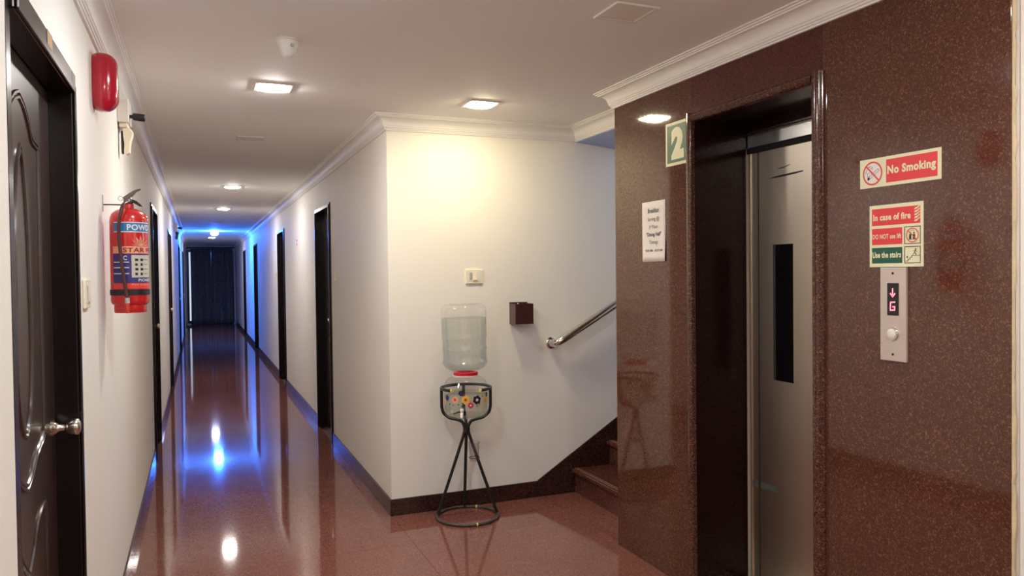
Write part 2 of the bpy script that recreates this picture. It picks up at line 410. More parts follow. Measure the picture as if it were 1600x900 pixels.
# cornices: one moulded profile swept along the walls
cov = [(0.026 + 0.042 * (1 - math.cos(t)), 0.028 + 0.044 * math.sin(t)) for t in [PI / 2 * k / 6 for k in range(7)]]
PROF = [(0, 0), (0.010, 0), (0.011, 0.007), (0.016, 0.009), (0.017, 0.015), (0.022, 0.018), (0.0225, 0.025)] + cov + [(0.069, 0.077), (0.0755, 0.079), (0.076, 0.084), (0.085, 0.086), (0.085, 0.0925), (0, 0.0925)]
def sweep(name, path, label):
    mb = MB(); n = len(path); P = []; m = len(PROF)
    for i, p in enumerate(path):
        p = Vector(p)
        d0 = (p - Vector(path[i - 1])).normalized() if i > 0 else None
        d1 = (Vector(path[i + 1]) - p).normalized() if i < n - 1 else None
        d0 = d0 or d1; d1 = d1 or d0
        n0 = Vector((d0.y, -d0.x)); n1 = Vector((d1.y, -d1.x))
        mt = (n0 + n1) / (1 + n0.dot(n1))
        for d, z in PROF: P.append((p.x + mt.x * d, p.y + mt.y * d, ZCROWN + z))
    fs = []
    for i in range(n - 1):
        for k in range(m):
            j = (k + 1) % m
            fs.append((i * m + k, (i + 1) * m + k, (i + 1) * m + j, i * m + j))
    fs.append(tuple(range(m))); fs.append(tuple(reversed([(n - 1) * m + k for k in range(m)])))
    mb.add(P, fs)
    return tag(mb.build(name, 'cornice_paint', smooth=25), label, 'cornice', kind='structure')
sweep('trim_1', [(XL, YN), (XL, YB)], 'white moulded plaster cornice along the left wall')
sweep('trim_2', [(XR, YB), (XR, YF), (XB, YF), (XB, YE), (XE, YE), (XE, YN)], 'white moulded plaster cornice round the lobby corner and lift wall')

# skirtings of dark granite tiles
HS = 0.103
bl = thing('baseboard_left', (XL, 0, 0), 'dark granite skirting along the left wall', 'skirting', kind='structure')
br = thing('baseboard_right', (XR, YF, 0), 'dark granite skirting along the right corridor wall', 'skirting', kind='structure')
bf = thing('baseboard_front', (XR, YF, 0), 'dark granite skirting under the water dispenser rising with the stairs', 'skirting', kind='structure')
def run(root, x0, x1, spans, step=0.9):
    for a, b in spans:
        n = max(1, round((b - a) / step)); d = (b - a) / n
        for i in range(n):
            MB().box(x0, x1, a + i * d + 0.0008, a + (i + 1) * d - 0.0008, 0.0005, HS).build('skirting_tile', 'granite_skirting', root, bevel=0.0015, seg=1)
def gaps(ops, y0, y1):
    out = []; y = y0
    for a, b, h in ops: out.append((y, a)); y = b
    return out + [(y, y1)]
run(bl, XL, XL + 0.010, gaps(LD, YN, YB))
run(br, XR - 0.012, XR, gaps(RD, YF - 0.012, YB))
Ff = Fr((0, YF, 0), (1, 0, 0), (0, 0, 1))
def sl(x): return HS + 0.006 + 0.614 * (x - 2.076)
edges = [2.0775, 2.3435, 2.72, 3.2, 3.8, 4.4]
polys = [[(XR + 0.0005, 0.0005), (1.5785, 0.0005), (1.5785, HS), (XR + 0.0005, HS)], [(1.5795, 0.0005), (2.0755, 0.0005), (2.0755, HS + .004), (1.5795, HS)]]
for a, b in zip(edges[:-1], edges[1:]):
    za = max(0.0005, sl(a) - 0.5) if a > 2.4 else 0.0005
    zb = max(0.0005, sl(b) - 0.5) if b > 2.4 else 0.0005
    polys.append([(a, za), (b - 0.002, zb), (b - 0.002, sl(b)), (a, sl(a))])
for p in polys:
    MB().prism(Ff, p, 0.0, 0.012).build('skirting_tile', 'granite_skirting', bf, bevel=0.0015, seg=1)

# ------------------------------------------------------------------ doors
def ease(pts, sub=6):
    """Catmull-Rom through the points"""
    out = []
    for i in range(len(pts) - 1):
        p0 = Vector(pts[max(0, i - 1)]); p1 = Vector(pts[i]); p2 = Vector(pts[i + 1]); p3 = Vector(pts[min(len(pts) - 1, i + 2)])
        for k in range(sub):
            t = k / sub
            out.append(0.5 * ((2 * p1) + (p2 - p0) * t + (2 * p0 - 5 * p1 + 4 * p2 - p3) * t * t + (3 * p1 - p0 - 3 * p2 + p3) * t ** 3))
    out.append(Vector(pts[-1]))
    return out
def door(idx, F0, W, H, rec, fw_, label, near_knob, detail=True, near_w=None):
    """F0: frame at the bottom middle of the opening on the wall face, normal into the room"""
    root = thing('door_%d' % idx, F0(0, 0, 0), label, 'door', kind='structure')
    F = F0; hw = W / 2; hi = hw - fw_; zt = H - fw_
    lo = -(hw - near_w) if near_w else -hi          # inner face of the near jamb
    for s in (-1, 1):
        a0, a1 = sorted((s * hw, hi if s > 0 else lo))
        slim = near_w and s < 0
        MB().fbox(F, a0, a1, 0.0005, H, -0.14, 0.001 if slim else 0.010).build('frame_jamb', 'door_frame', root, bevel=0.002 if slim else 0.004)
        if slim: continue
        b0, b1 = sorted((s * hi, s * (hi + 0.022)))
        MB().fbox(F, b0, b1, 0.002, zt + 0.022, 0.010, 0.018).build('frame_bead', 'door_frame', root, bevel=0.003)
    MB().fbox(F, lo, hi, zt, H, -0.14, 0.010).build('frame_head', 'door_frame', root, bevel=0.004)
    MB().fbox(F, lo, hi, zt, zt + 0.022, 0.010, 0.018).build('frame_bead', 'door_frame', root, bevel=0.003)
    mid = -0.045 if near_w else 0.0
    leaf = MB().fbox(F, lo + 0.003, hi - 0.003, 0.006, zt - 0.003, -rec - 0.04, -rec).build('door_leaf', 'door_brown', root, bevel=0.002)
    if detail:
        k = 1.0 if near_w else (hi - 0.003) / 0.392
        outer = ease([(0, 1.968), (0.06, 1.950), (0.115, 1.915), (0.150, 1.880), (0.20, 1.872)])[:-1] + [Vector((0.235, 1.868))] + [Vector((0.240, z / 100)) for z in range(182, 106, -8)] + ease([(0.238, 1.062), (0.20, 1.045), (0.13, 1.026), (0.06, 0.985), (0, 0.965)])
        inner = ease([(0, 1.835), (0.03, 1.80), (0.06, 1.70), (0.085, 1.55), (0.095, 1.35), (0.07, 1.18), (0.03, 1.115), (0, 1.10)])
        lower = ease([(0, 0.755), (0.07, 0.80), (0.12, 0.85), (0.18, 0.872), (0.235, 0.876)]) + [Vector((0.240, z / 100)) for z in range(84, 20, -8)] + [Vector((0.240, 0.18)), Vector((0.0, 0.18))]
        for nm, crv in (('upper_moulding', outer), ('oval_moulding', inner), ('lower_moulding', lower)):
            mb = MB()
            pts_ = [(x * k, z * H / 2.134) for x, z in crv]
            full = pts_ + [(-x, z) for x, z in reversed(pts_)][1:-1]
            for off in (0.0, 0.014):
                cz = sum(z for x, z in full) / len(full)
                q = []
                for x, z in full:
                    d = Vector((x, z - cz)); l = max(d.length, 1e-4)
                    q.append(F(mid + x - d.x / l * off, z - d.y / l * off, -rec + 0.0005))
                mb.tube(q, 0.0055, 6, closed=True)
            mb.build(nm, 'door_brown', leaf, smooth=50)
    s = -1 if near_knob else 1
    kx = s * (hi - 0.055); kz = 1.055
    Fk = Fr(F(kx, kz, -rec), F.ex, F.ey)
    MB().lathe(Fk, [(0.026, 0), (0.026, 0.004), (0.020, 0.007), (0.011, 0.018), (0.010, 0.034), (0.015, 0.038), (0.023, 0.047), (0.0255, 0.058), (0.0235, 0.068), (0.016, 0.074), (0.006, 0.0755)], 20).build('door_knob', 'steel_knob', leaf, smooth=40)
    return root
def lf(a, b): return on_left((a + b) / 2, 0)
def rf(a, b): return on_right((a + b) / 2, 0)
names_l = ['dark brown moulded door with steel knob at the left edge, beside the red extinguisher', 'dark door on the left wall just past the extinguisher', 'second dark door past the extinguisher on the left wall', 'left dark door at the blue light in the corridor', 'left dark door nearest the curtain']
names_r = ['dark brown moulded door on the right, nearest the water dispenser', 'second dark corridor door on the right, past the small red notice', 'right dark door just before the blue lit wall', 'right dark door nearest the curtain']
for i, (a, b, h) in enumerate(LD):
    d = door(i + 1, lf(a, b), b - a, h, 0.055, 0.07 if i == 0 else 0.05, names_l[i], False, i < 2, 0.043 if i == 0 else None)
for i, (a, b, h) in enumerate(RD):
    door(i + 6, rf(a, b), b - a, h, 0.075, 0.04, names_r[i], False, i < 2)
d1 = bpy.data.objects['door_1']
MB().fbox(on_left(0, 0), 2.25, 2.325, 2.092, 2.133, 0.0102, 0.0112).build('bare_patch', 'bare_wood', d1)
d1.children[-1]['label'] = 'bare tan wood patch on the head of the frame'

# ------------------------------------------------------------------ stairs
st = thing('staircase', (2.355, (YE + YF) / 2, 0), 'dark red granite staircase rising to the right beside the lift', 'stairs')
for i in range(8):
    x0 = 2.355 + 0.27 * i; z1 = 0.165 * (i + 1)
    rs = MB().box(x0, x0 + 0.27, YE + 0.001, YF - 0.0125, 0.0005, z1 - 0.028).build('riser', 'granite_step', st)
    td = MB().box(x0 - 0.026, x0 + 0.268, YE + 0.001, YF - 0.0125, z1 - 0.028, z1).build('tread', 'granite_step', st, bevel=0.006)
    MB().box(x0 - 0.004, x0 + 0.000, YE + 0.002, YF - 0.014, z1, z1 + 0.0012).box(x0 + 0.014, x0 + 0.018, YE + 0.002, YF - 0.014, z1, z1 + 0.0012).build('nosing_groove', 'nosing_tan', td)
MB().box(2.355 + 8 * .27, 4.998, YE + .001, YF - .0125, 0.0005, 8 * .165).build('landing', 'granite_step', st)

hr = thing('handrail', (2.19, YF, 1.03), 'polished steel handrail sloping up the stair wall', 'handrail')
sx, sz = 2.21, 1.040
path = [(sx - 0.02, YF, sz - 0.012), (sx - 0.02, YF - 0.04, sz - 0.012), (sx - 0.014, YF - 0.066, sz - 0.008), (sx + 0.004, YF - 0.082, sz + 0.002), (sx + 0.03, YF - 0.087, sz + 0.016)]
for k in range(1, 6): path.append((sx + 0.03 + 0.45 * k, YF - 0.087, sz + 0.016 + 0.45 * 0.555 * k))
MB().tube(path, 0.027, 16).build('rail', 'steel_polished', hr, smooth=40)
Fw = Fr((sx - 0.02, YF, sz - 0.012), (1, 0, 0), (0, 0, 1))
MB().lathe(Fw, [(0.040, 0), (0.040, 0.005), (0.034, 0.009), (0.027, 0.011)], 24).build('wall_flange', 'steel_polished', hr, smooth=40)
for xx in (3.3, 4.2):
    zz = sz + 0.016 + (xx - sx - 0.03) * 0.555
    MB().tube([(xx, YF, zz - 0.06), (xx, YF - 0.07, zz - 0.06), (xx, YF - 0.087, zz - 0.02)], 0.007, 8).build('bracket', 'steel_polished', hr, smooth=40)

# ------------------------------------------------------------------ lift entrance
ls = thing('lift_surround', (XE, (OY0 + OY1) / 2, 0), 'polished granite moulding and deep dark reveal round the lift opening', 'lift surround')
FW = 0.042; PR = 0.030
half = [(0, 0), (0, 0.018), (0.003, 0.024), (0.010, PR), (0.020, PR), (0.030, 0.026), (FW - 0.006, 0.017), (FW - 0.003, 0.010), (FW, 0.006), (FW, 0)]
def moulding(name, p0, p1, out):
    """profile swept from p0 to p1; `out` points away from the opening"""
    mb = MB(); P = []
    for p in (p0, p1):
        for a, b in half:
            ext = 0
            P.append(Vector(p) + Vector(out) * a + Vector((-1, 0, 0)) * b)
    m = len(half); fs = [(k, (k + 1) % m, m + (k + 1) % m, m + k) for k in range(m)] + [tuple(reversed(range(m))), tuple(range(m, 2 * m))]
    mb.add(P, fs)
    return mb.build(name, 'granite_frame', ls, smooth=35)
moulding('frame_post', (XE, OY1, 0.0005), (XE, OY1, OZ + FW), (0, 1, 0))
moulding('frame_post', (XE, OY0, 0.0005), (XE, OY0, OZ + FW), (0, -1, 0))
moulding('frame_head', (XE, OY0, OZ), (XE, OY1, OZ), (0, 0, 1))
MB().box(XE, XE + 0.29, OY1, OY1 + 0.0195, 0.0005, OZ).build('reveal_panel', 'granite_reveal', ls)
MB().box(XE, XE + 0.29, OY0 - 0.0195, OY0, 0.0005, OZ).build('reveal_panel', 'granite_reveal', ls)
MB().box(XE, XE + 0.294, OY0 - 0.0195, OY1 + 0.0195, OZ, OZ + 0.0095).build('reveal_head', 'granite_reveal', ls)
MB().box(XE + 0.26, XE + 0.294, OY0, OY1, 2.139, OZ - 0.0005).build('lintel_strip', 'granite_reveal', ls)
MB().box(XE, XE + 0.294, OY0, OY1, 0.0005, 0.006).build('sill', 'steel_brushed', ls)

DX = XE + 0.308
ld = thing('lift_door', (DX, (OY0 + OY1) / 2, 0.006), 'brushed steel lift door with a tall narrow black window', 'lift door')
MB().box(DX - 0.012, DX + 0.03, OY0 - 0.015, OY1 + 0.015, 2.073, 2.1385).build('transom', 'steel_satin', ld, bevel=0.002)
MB().box(DX + 0.0, DX + 0.035, OY0 - 0.015, OY1 + 0.015, 2.050, 2.0725).build('header_gap', 'dark_gap', ld)
MB().box(DX + 0.010, DX + 0.03, 2.8875, OY1 + 0.015, 0.008, 2.055).build('side_panel', 'steel_brushed', ld)
MB().box(DX + 0.004, DX + 0.010, OY1 - 0.004, OY1 + 0.0, 0.008, 2.0725).build('edge_strip', 'steel_brushed', ld)
MB().box(DX + 0.03, DX + 0.05, OY0 - 0.015, OY1 + 0.015, 0.008, 2.06).build('backing', 'dark_gap', ld)
WY0, WY1, WZ0, WZ1 = 2.656, 2.784, 0.997, 1.616
dp = MB().box(DX + 0.010, DX + 0.03, OY0 - 0.015, WY0, 0.008, 2.055).box(DX + 0.010, DX + 0.03, WY1, 2.8785, 0.008, 2.055).box(DX + 0.010, DX + 0.03, WY0, WY1, 0.008, WZ0).box(DX + 0.010, DX + 0.03, WY0, WY1, WZ1, 2.055).build('door_panel', 'steel_brushed', ld)
MB().box(DX + 0.014, DX + 0.018, WY0, WY1, WZ0, WZ1).build('window_pane', 'black_glass', dp)
mb = MB()
for a, b, c, d in ((WY0, WY0 + .003, WZ0, WZ1), (WY1 - .003, WY1, WZ0, WZ1), (WY0, WY1, WZ0, WZ0 + .003), (WY0, WY1, WZ1 - .003, WZ1)): mb.box(DX + 0.0085, DX + 0.0135, a, b, c, d)
mb.build('window_bead', 'steel_polished', dp)
Fd = on_lift(2.70, 1.925, DX + 0.010)
MB().prism(Fd, [(-0.115, -0.006), (-0.03, -0.007), (0.06, -0.003), (0.104, 0.001), (0.105, 0.006), (0.06, 0.005), (-0.03, 0.002), (-0.08, -0.001)], 0.0, 0.0006).build('finger_slot', 'dark_gap', dp)
MB().prism(Fd, [(-0.055, 0.030), (-0.01, 0.031), (0.025, 0.040), (0.028, 0.044), (-0.005, 0.038), (-0.045, 0.035)], 0.0, 0.0004).build('scuff_mark', 'scuff', dp)
MB().prism(on_lift(0, 0, DX + 0.010), [(-2.878, 0.475), (-2.765, 0.482), (-2.758, 0.507), (-2.878, 0.505)], 0.0, 0.0006).build('tape_strip', 'tape', dp)
MB().prism(on_lift(0, 0, DX + 0.010), [(-2.930, 0.470), (-2.889, 0.475), (-2.889, 0.505), (-2.930, 0.500)], 0.0, 0.0006).build('tape_strip', 'tape', ld)

# ------------------------------------------------------------------ signs on the lift wall
T = 0.003
def plate(name, F, w_, h_, mat, label, cat):
    root = thing(name, F(w_ / 2, 0, 0), label, cat)
    MB().fbox(F, 0, w_, 0, h_, 0.0003, T).build('plate', mat, root)
    return root
# floor number
F = on_lift(3.163, 2.004)
r = plate('floor_number_sign', F, 0.193, 0.206, 'sign_cream', 'green sign with a cream number 2 beside the lift', 'sign')
MB().fbox(F, 0.013, 0.180, 0.014, 0.192, T, T + 0.0005).build('field', 'number_green', r)
text_into(mb := MB(), '2', lambda a, b: F(a, b, T + 0.0010), 0.048, 0.150, 0.028, 0.180, 0.075); mb.build('lettering', 'sign_cream', r)
# no smoking
F = on_lift(1.985, 1.7735); WS, HS_ = 0.310, 0.0975
r = plate('no_smoking_sign', F, WS, HS_, 'sign_cream', 'red and cream No Smoking sign with cigarette symbol', 'sign')
MB().fbox(F, 0.108, 0.298, 0.011, 0.087, T, T + 0.0005).build('field', 'sign_red', r)
text_into(mb := MB(), 'No Smoking', lambda a, b: F(a, b, T + 0.001), 0.113, 0.293, 0.030, 0.066, 0.042); mb.build('lettering', 'sign_cream', r)
cx, cz_, c0 = 0.053, 0.048, T + 0.0004
mb = MB(); mb.prism(F, circle(cx, cz_, 0.037, 32), T, T + 0.0003); mb.build('symbol_field', 'label_white', r)
mb = MB()
def rot(x, y, a=math.radians(33)): return (cx + x * math.cos(a) - y * math.sin(a), cz_ - 0.006 + x * math.sin(a) + y * math.cos(a))
stroke(mb, F, [rot(-0.015, -0.0035), rot(0.029, -0.0035)], 0.0012, c0, c0 + .0003)
stroke(mb, F, [rot(-0.015, 0.0045), rot(0.029, 0.0045), rot(0.031, 0.0005), rot(0.029, -0.0035)], 0.0012, c0, c0 + .0003)
mb.prism(F, [rot(-0.025, -0.004), rot(-0.015, -0.0045), rot(-0.015, 0.0055), rot(-0.024, 0.004)], c0, c0 + .0003)
stroke(mb, F, [(cx - 0.020, cz_ - 0.012), (cx - 0.022, cz_), (cx - 0.012, cz_ + 0.004)], 0.0013, c0, c0 + .0003)
stroke(mb, F, [(cx - 0.028, cz_ + 0.002), (cx - 0.024, cz_ + 0.014), (cx - 0.013, cz_ + 0.024), (cx - 0.002, cz_ + 0.022), (cx, cz_ + 0.013)], 0.0012, c0, c0 + .0003)
stroke(mb, F, [(cx - 0.010, cz_ + 0.019), (cx - 0.004, cz_ + 0.016)], 0.0012, c0, c0 + .0003)
mb.build('cigarette_symbol', 'ink_black', r)
mb = MB(); ring_into(mb, F, cx, cz_, 0.0345, 0.040, T + 0.001)
stroke(mb, F, [(cx - 0.026, cz_ + 0.026), (cx + 0.026, cz_ - 0.026)], 0.0055, T + 0.0008, T + 0.0011); mb.build('prohibition_ring', 'label_red', r)
# in case of fire
F = on_lift(1.945, 1.506); WS = 0.207
r = plate('fire_instruction_sign', F, WS, 0.206, 'sign_cream', 'square fire sign saying use the stairs, above the lift call panel', 'sign')
MB().fbox(F, 0.010, 0.197, 0.138, 0.194, T, T + .0005).build('field', 'sign_red', r)
MB().fbox(F, 0.010, 0.130, 0.074, 0.128, T, T + .0005).build('field', 'sign_red', r)
MB().fbox(F, 0.010, 0.130, 0.012, 0.064, T, T + .0005).build('field', 'sign_green', r)
def ltr(s_, x0, x1, y0, y1, b=0.036):
    text_into(mb := MB(), s_, lambda a, c: F(a, c, T + .001), x0, x1, y0, y1, b); mb.build('lettering', 'sign_cream', r)
ltr('In case of fire', 0.016, 0.162, 0.154, 0.176); ltr('DO NOT use lift', 0.013, 0.127, 0.093, 0.109, 0.024); ltr('Use the stairs', 0.013, 0.126, 0.030, 0.050)
mb = MB()
for k in range(5):
    y = 0.144 + k * 0.0095
    mb.prism(F, [(0.175, y), (0.185, y + 0.001), (0.196, y + 0.010), (0.196, y + 0.014), (0.186, y + 0.007), (0.179, y + 0.006)], T + .0005, T + .001)
mb.build('flames', 'sign_cream', r)
mb = MB()
for y0, y1 in ((0.074, 0.128), (0.012, 0.064)):
    stroke(mb, F, [(0.139, y0), (0.197, y0), (0.197, y1), (0.139, y1), (0.139, y0)], 0.0022, T, T + .0005)
# two passengers in the lift symbol
for px in (0.160, 0.174):
    mb.prism(F, circle(px, 0.108, 0.0028, 10), T, T + .0005)
    mb.prism(F, [(px - 0.004, 0.088), (px + 0.004, 0.088), (px + 0.0035, 0.104), (px - 0.0035, 0.104)], T, T + .0005)
stroke(mb, F, [(0.150, 0.087), (0.184, 0.087)], 0.0012, T, T + .0005); stroke(mb, F, [(0.160, 0.114), (0.168, 0.118), (0.175, 0.114)], 0.001, T, T + .0005)
# stairs symbol with running figure
stroke(mb, F, [(0.142, 0.018), (0.152, 0.018), (0.152, 0.024), (0.159, 0.024), (0.159, 0.030), (0.166, 0.030), (0.166, 0.036), (0.196, 0.036)], 0.0018, T, T + .0005)
mb.prism(F, circle(0.180, 0.055, 0.0026, 10), T, T + .0005)
stroke(mb, F, [(0.179, 0.052), (0.176, 0.045), (0.181, 0.041), (0.180, 0.037)], 0.0022, T, T + .0005); stroke(mb, F, [(0.176, 0.045), (0.170, 0.040)], 0.0018, T, T + .0005); stroke(mb, F, [(0.172, 0.050), (0.179, 0.051), (0.185, 0.047)], 0.0014, T, T + .0005)
mb.prism(F, [(0.145, 0.031), (0.151, 0.027), (0.151, 0.035)], T, T + .0005)
mb.build('pictograms', 'ink_black', r)
mb = MB(); ring_into(mb, F, 0.168, 0.101, 0.0205, 0.0235, T + .001); stroke(mb, F, [(0.152, 0.116), (0.184, 0.086)], 0.0028, T + .0008, T + .0011); mb.build('prohibition_ring', 'label_red', r)
# call panel
F = on_lift(1.896, 1.197)
r = thing('lift_call_panel', F(0.05, 0, 0), 'brushed metal lift call panel with red down arrow and round button', 'call panel')
MB().fbox(F, 0, 0.101, 0, 0.307, 0.0003, 0.010).build('face_plate', 'panel_steel', r, bevel=0.0015)
ds = MB().fbox(F, 0.029, 0.073, 0.150, 0.256, 0.010, 0.0112).build('display', 'black_glass', r)
mb = MB(); ox, oz, o_c = 0.051, 0.180, 0.0116
S = [(ox + 0.009, oz + 0.014), (ox - 0.008, oz + 0.013), (ox - 0.0095, oz - 0.013), (ox + 0.0075, oz - 0.012), (ox + 0.008, oz - 0.001), (ox + 0.000, oz - 0.0015)]
stroke(mb, F, S, 0.0042, o_c, o_c + .0004); mb.build('floor_letter', 'led_red', ds)
mb = MB(); stroke(mb, F, [(ox, oz + 0.058), (ox, oz + 0.034)], 0.0042, o_c, o_c + .0004); stroke(mb, F, [(ox - 0.009, oz + 0.042), (ox, oz + 0.031), (ox + 0.009, oz + 0.042)], 0.0042, o_c, o_c + .0004); mb.build('arrow', 'led_red', ds)
Fb = Fr(F(0.050, 0.090, 0.010), F.ex, F.ey)
bt = MB().lathe(Fb, [(0.0225, 0), (0.0225, 0.004), (0.021, 0.006), (0.0175, 0.006), (0.0175, 0.003)], 28).build('button', 'steel_polished', r, smooth=40)
MB().lathe(Fb, [(0.0165, 0.003), (0.0165, 0.0075), (0.014, 0.009), (0.004, 0.0098)], 28).build('button_cap', 'white_plastic', bt, smooth=40)
for zz in (0.022, 0.288): MB().lathe(Fr(F(0.050, zz, 0.010), F.ex, F.ey), [(0.0042, 0), (0.0042, 0.0012), (0.003, 0.0018)], 12).build('screw', 'black_plastic', r)
# breakfast notice
F = on_lift(3.384, 1.549)
r = thing('breakfast_notice', F(0.105, 0, 0), 'white paper breakfast notice taped to the granite', 'notice')
mb = MB(); P = []; fs = []
nx, nz_ = 8, 10
for j in range(nz_ + 1):
    for i in range(nx + 1):
        a = 0.211 * i / nx; b = 0.302 * j / nz_
        curl = 0.006 * max(0, (i / nx - 0.6) / 0.4) ** 2 * max(0, 1 - j / nz_ * 2) + 0.001 + 0.0012 * math.sin(i * 0.9)**2
        P.append(F(a, b, curl))
for j in range(nz_):
    for i in range(nx):
        k = j * (nx + 1) + i; fs.append((k, k + 1, k + nx + 2, k + nx + 1))
mb.add(P, fs); sh = mb.build('sheet', 'paper', r, smooth=60); sm = sh.modifiers.new('thick', 'SOLIDIFY'); sm.thickness = 0.0004; sm.offset = -1
for s_, x0, x1, y0, y1, bd, m_ in (('Breakfast', .056, .155, .245, .268, .012, 'ink_black'), ('Serving @', .054, .157, .199, .224, 0, 'ink_grey'), ('3', .066, .076, .166, .182, 0, 'ink_grey'), ('rd', .078, .091, .174, .184, 0, 'ink_grey'), ('Floor', .096, .148, .166, .184, 0, 'ink_grey'),
                                ('"Dining Hall"', .040, .174, .122, .147, .014, 'ink_black'), ('Timings', .066, .146, .084, .107, 0, 'ink_grey'), ('8:00 AM - 10:30 AM', .034, .184, .050, .063, .008, 'ink_grey')):
    text_into(mb := MB(), s_, lambda a, c: F(a, c, 0.0030), x0, x1, y0, y1, bd); mb.build('lettering', m_, r)

# ------------------------------------------------------------------ ceiling fittings
def ceiling_light(x, y, mat, label, on=True, s=0.092, drop=0.016):
    t = thing('ceiling_light', (x, y, ZC), label, 'ceiling light', 'square ceiling lights')
    mb = MB()
    F = Fr((x, y, ZC), (1, 0, 0), (0, -1, 0))       # normal points down
    i = s - 0.018
    for q in ([(-s, -s), (s, -s), (i, -i), (-i, -i)], [(s, -s), (s, s), (i, i), (i, -i)], [(s, s), (-s, s), (-i, i), (i, i)], [(-s, s), (-s, -s), (-i, -i), (-i, i)]):
        mb.prism(F, q, 0.0, 0.008)
    mb.build('bezel', 'white_plastic', t, bevel=0.002)
    mb = MB(); P = []; fs = []; n = 6; j = i - 0.0005
    for b in range(n + 1):
        for a in range(n + 1):
            u, v_ = -1 + 2 * a / n, -1 + 2 * b / n
            P.append(F(u * j, v_ * j, 0.004 + (drop if on else 0.0015) * (1 - abs(u) ** 4) ** 0.5 * (1 - abs(v_) ** 4) ** 0.5))
    for b in range(n):
        for a in range(n):
            k = b * (n + 1) + a; fs.append((k, k + 1, k + n + 2, k + n + 1))
    mb.add(P, fs).build('diffuser', mat, t, smooth=70)
    return t
ceiling_light(0.375, 4.15, 'lamp_white', 'lit square ceiling panel behind the dome camera')
ceiling_light(1.525, 4.17, 'lamp_warm', 'lit square ceiling panel over the water dispenser')
ceiling_light(0.375, 2.50, 'lamp_cool', 'lit square ceiling panel over the near lobby')
ceiling_light(1.510, 2.52, 'white_plastic', 'unlit square ceiling panel in front of the lift', on=False)
ceiling_light(0.360, 5.75, 'white_plastic', 'unlit square panel at the mouth of the corridor ceiling', on=False)
ceiling_light(0.360, 8.90, 'lamp_white', 'lit ceiling panel in the corridor by the nearest right door')
ceiling_light(0.350, 11.83, 'lamp_white', 'lit ceiling panel just before the blue part of the corridor')
ceiling_light(0.340, 14.80, 'white_plastic', 'unlit ceiling panel before the blue glow', on=False)
ceiling_light(0.330, 20.60, 'lamp_lavender', 'lit ceiling panel nearest the curtain')
ceiling_light(0.330, 23.60, 'white_plastic', 'unlit ceiling panel close to the curtain', on=False)
for x, y, nm in ((0.375, 0.75, 'added lit ceiling panel, unseen above the viewer on the left'), (1.52, 0.75, 'added lit ceiling panel, unseen above the viewer on the right'), (0.375, -1.8, 'added lit ceiling panel, unseen behind the viewer')):  # unseen panels, added to light the lobby
    ceiling_light(x, y, 'lamp_white', nm)
# the blue lamp: a small globe
bl_ = thing('blue_ceiling_lamp', (0.335, 17.7, ZC), 'blue glowing lamp on the far corridor ceiling', 'ceiling light')
Fc = Fr((0.335, 17.7, ZC), (1, 0, 0), (0, -1, 0))
MB().lathe(Fc, [(0.085, 0), (0.085, 0.012), (0.07, 0.02)], 24).build('lamp_base', 'white_plastic', bl_, smooth=40)
MB().lathe(Fc, [(0.068, 0.02), (0.082, 0.04), (0.080, 0.06), (0.06, 0.085), (0.03, 0.097), (0.004, 0.10)], 24).build('globe', 'lamp_blue', bl_, smooth=60)
# dome camera
dc = thing('dome_camera', (0.36, 3.31, ZC), 'white conical dome camera on the ceiling', 'camera')
Fc = Fr((0.36, 3.31, ZC), (1, 0, 0), (0, -1, 0))
MB().lathe(Fc, [(0.050, 0), (0.050, 0.005), (0.046, 0.008)], 32).build('base_ring', 'white_plastic', dc, smooth=40)
MB().lathe(Fc, [(0.044, 0.008), (0.041, 0.024), (0.034, 0.046), (0.026, 0.063), (0.016, 0.073), (0.006, 0.077)], 32).build('housing', 'white_plastic', dc, smooth=60)
Fl = Fr((0.373, 3.276, ZC - 0.030), (0.96, 0.28, 0), (-0.08, 0.25, 0.96))
MB().lathe(Fl, [(0.008, 0), (0.008, 0.006), (0.005, 0.007)], 16).build('lens', 'grey_plastic', dc, smooth=40)

# ------------------------------------------------------------------ left wall fittings
# red sounder
sd = thing('fire_sounder', (XL, 3.32, 2.125), 'red pill shaped fire alarm sounder above the extinguisher', 'alarm')
mb = MB(); P = []; fs = []
n, mm_ = 28, 7; Wd, Hh, Dp = 0.060, 0.110, 0.083; cz_ = 2.24; cy0 = 3.285
rows = [(0.0, 0.85), (0.06, 0.91), (0.16, 0.965), (0.30, 1.0), (0.45, 1.0), (0.60, 0.96), (0.74, 0.87), (0.85, 0.75), (0.93, 0.62), (0.98, 0.48), (1.0, 0.36)]
for d, k in rows:
    ins = (1 - k) * Wd
    for i in range(n):
        t = 2 * PI * i / n
        ca, sa = math.cos(t), math.sin(t)
        rr = Wd - ins
        y = rr * math.copysign(abs(ca) ** 0.8, ca)
        z = rr * math.copysign(abs(sa) ** 0.9, sa) + math.copysign(Hh - Wd, sa) * (1 if abs(sa) > 1e-6 else 0)
        P.append((XL + 0.001 + d * Dp, cy0 + y, cz_ + z))
for r_ in range(len(rows) - 1):
    for i in range(n):
        j = (i + 1) % n
        fs.append((r_ * n + i, r_ * n + j, (r_ + 1) * n + j, (r_ + 1) * n + i))
fs.append(tuple((len(rows) - 1) * n + i for i in range(n))); fs.append(tuple(reversed(range(n))))
mb.add(P, fs).build('housing', 'sounder_red', sd, smooth=45)
F = on_left(cy0, cz_, XL + 0.001 + Dp)
mb = MB()
for s_, y0, y1 in (('FIRE', 0.028, 0.050), ('ALARM', -0.004, 0.016)):
    text_into(mb, s_, lambda a, c: F(a, c, 0.0006), -0.020, 0.020, y0, y1, 0.02)
mb.build('lettering', 'label_white', sd)
mb = MB()
for k in range(5): mb.fbox(F, -0.016, 0.016, -0.052 + k * 0.008, -0.049 + k * 0.008, 0.0002, 0.0008)
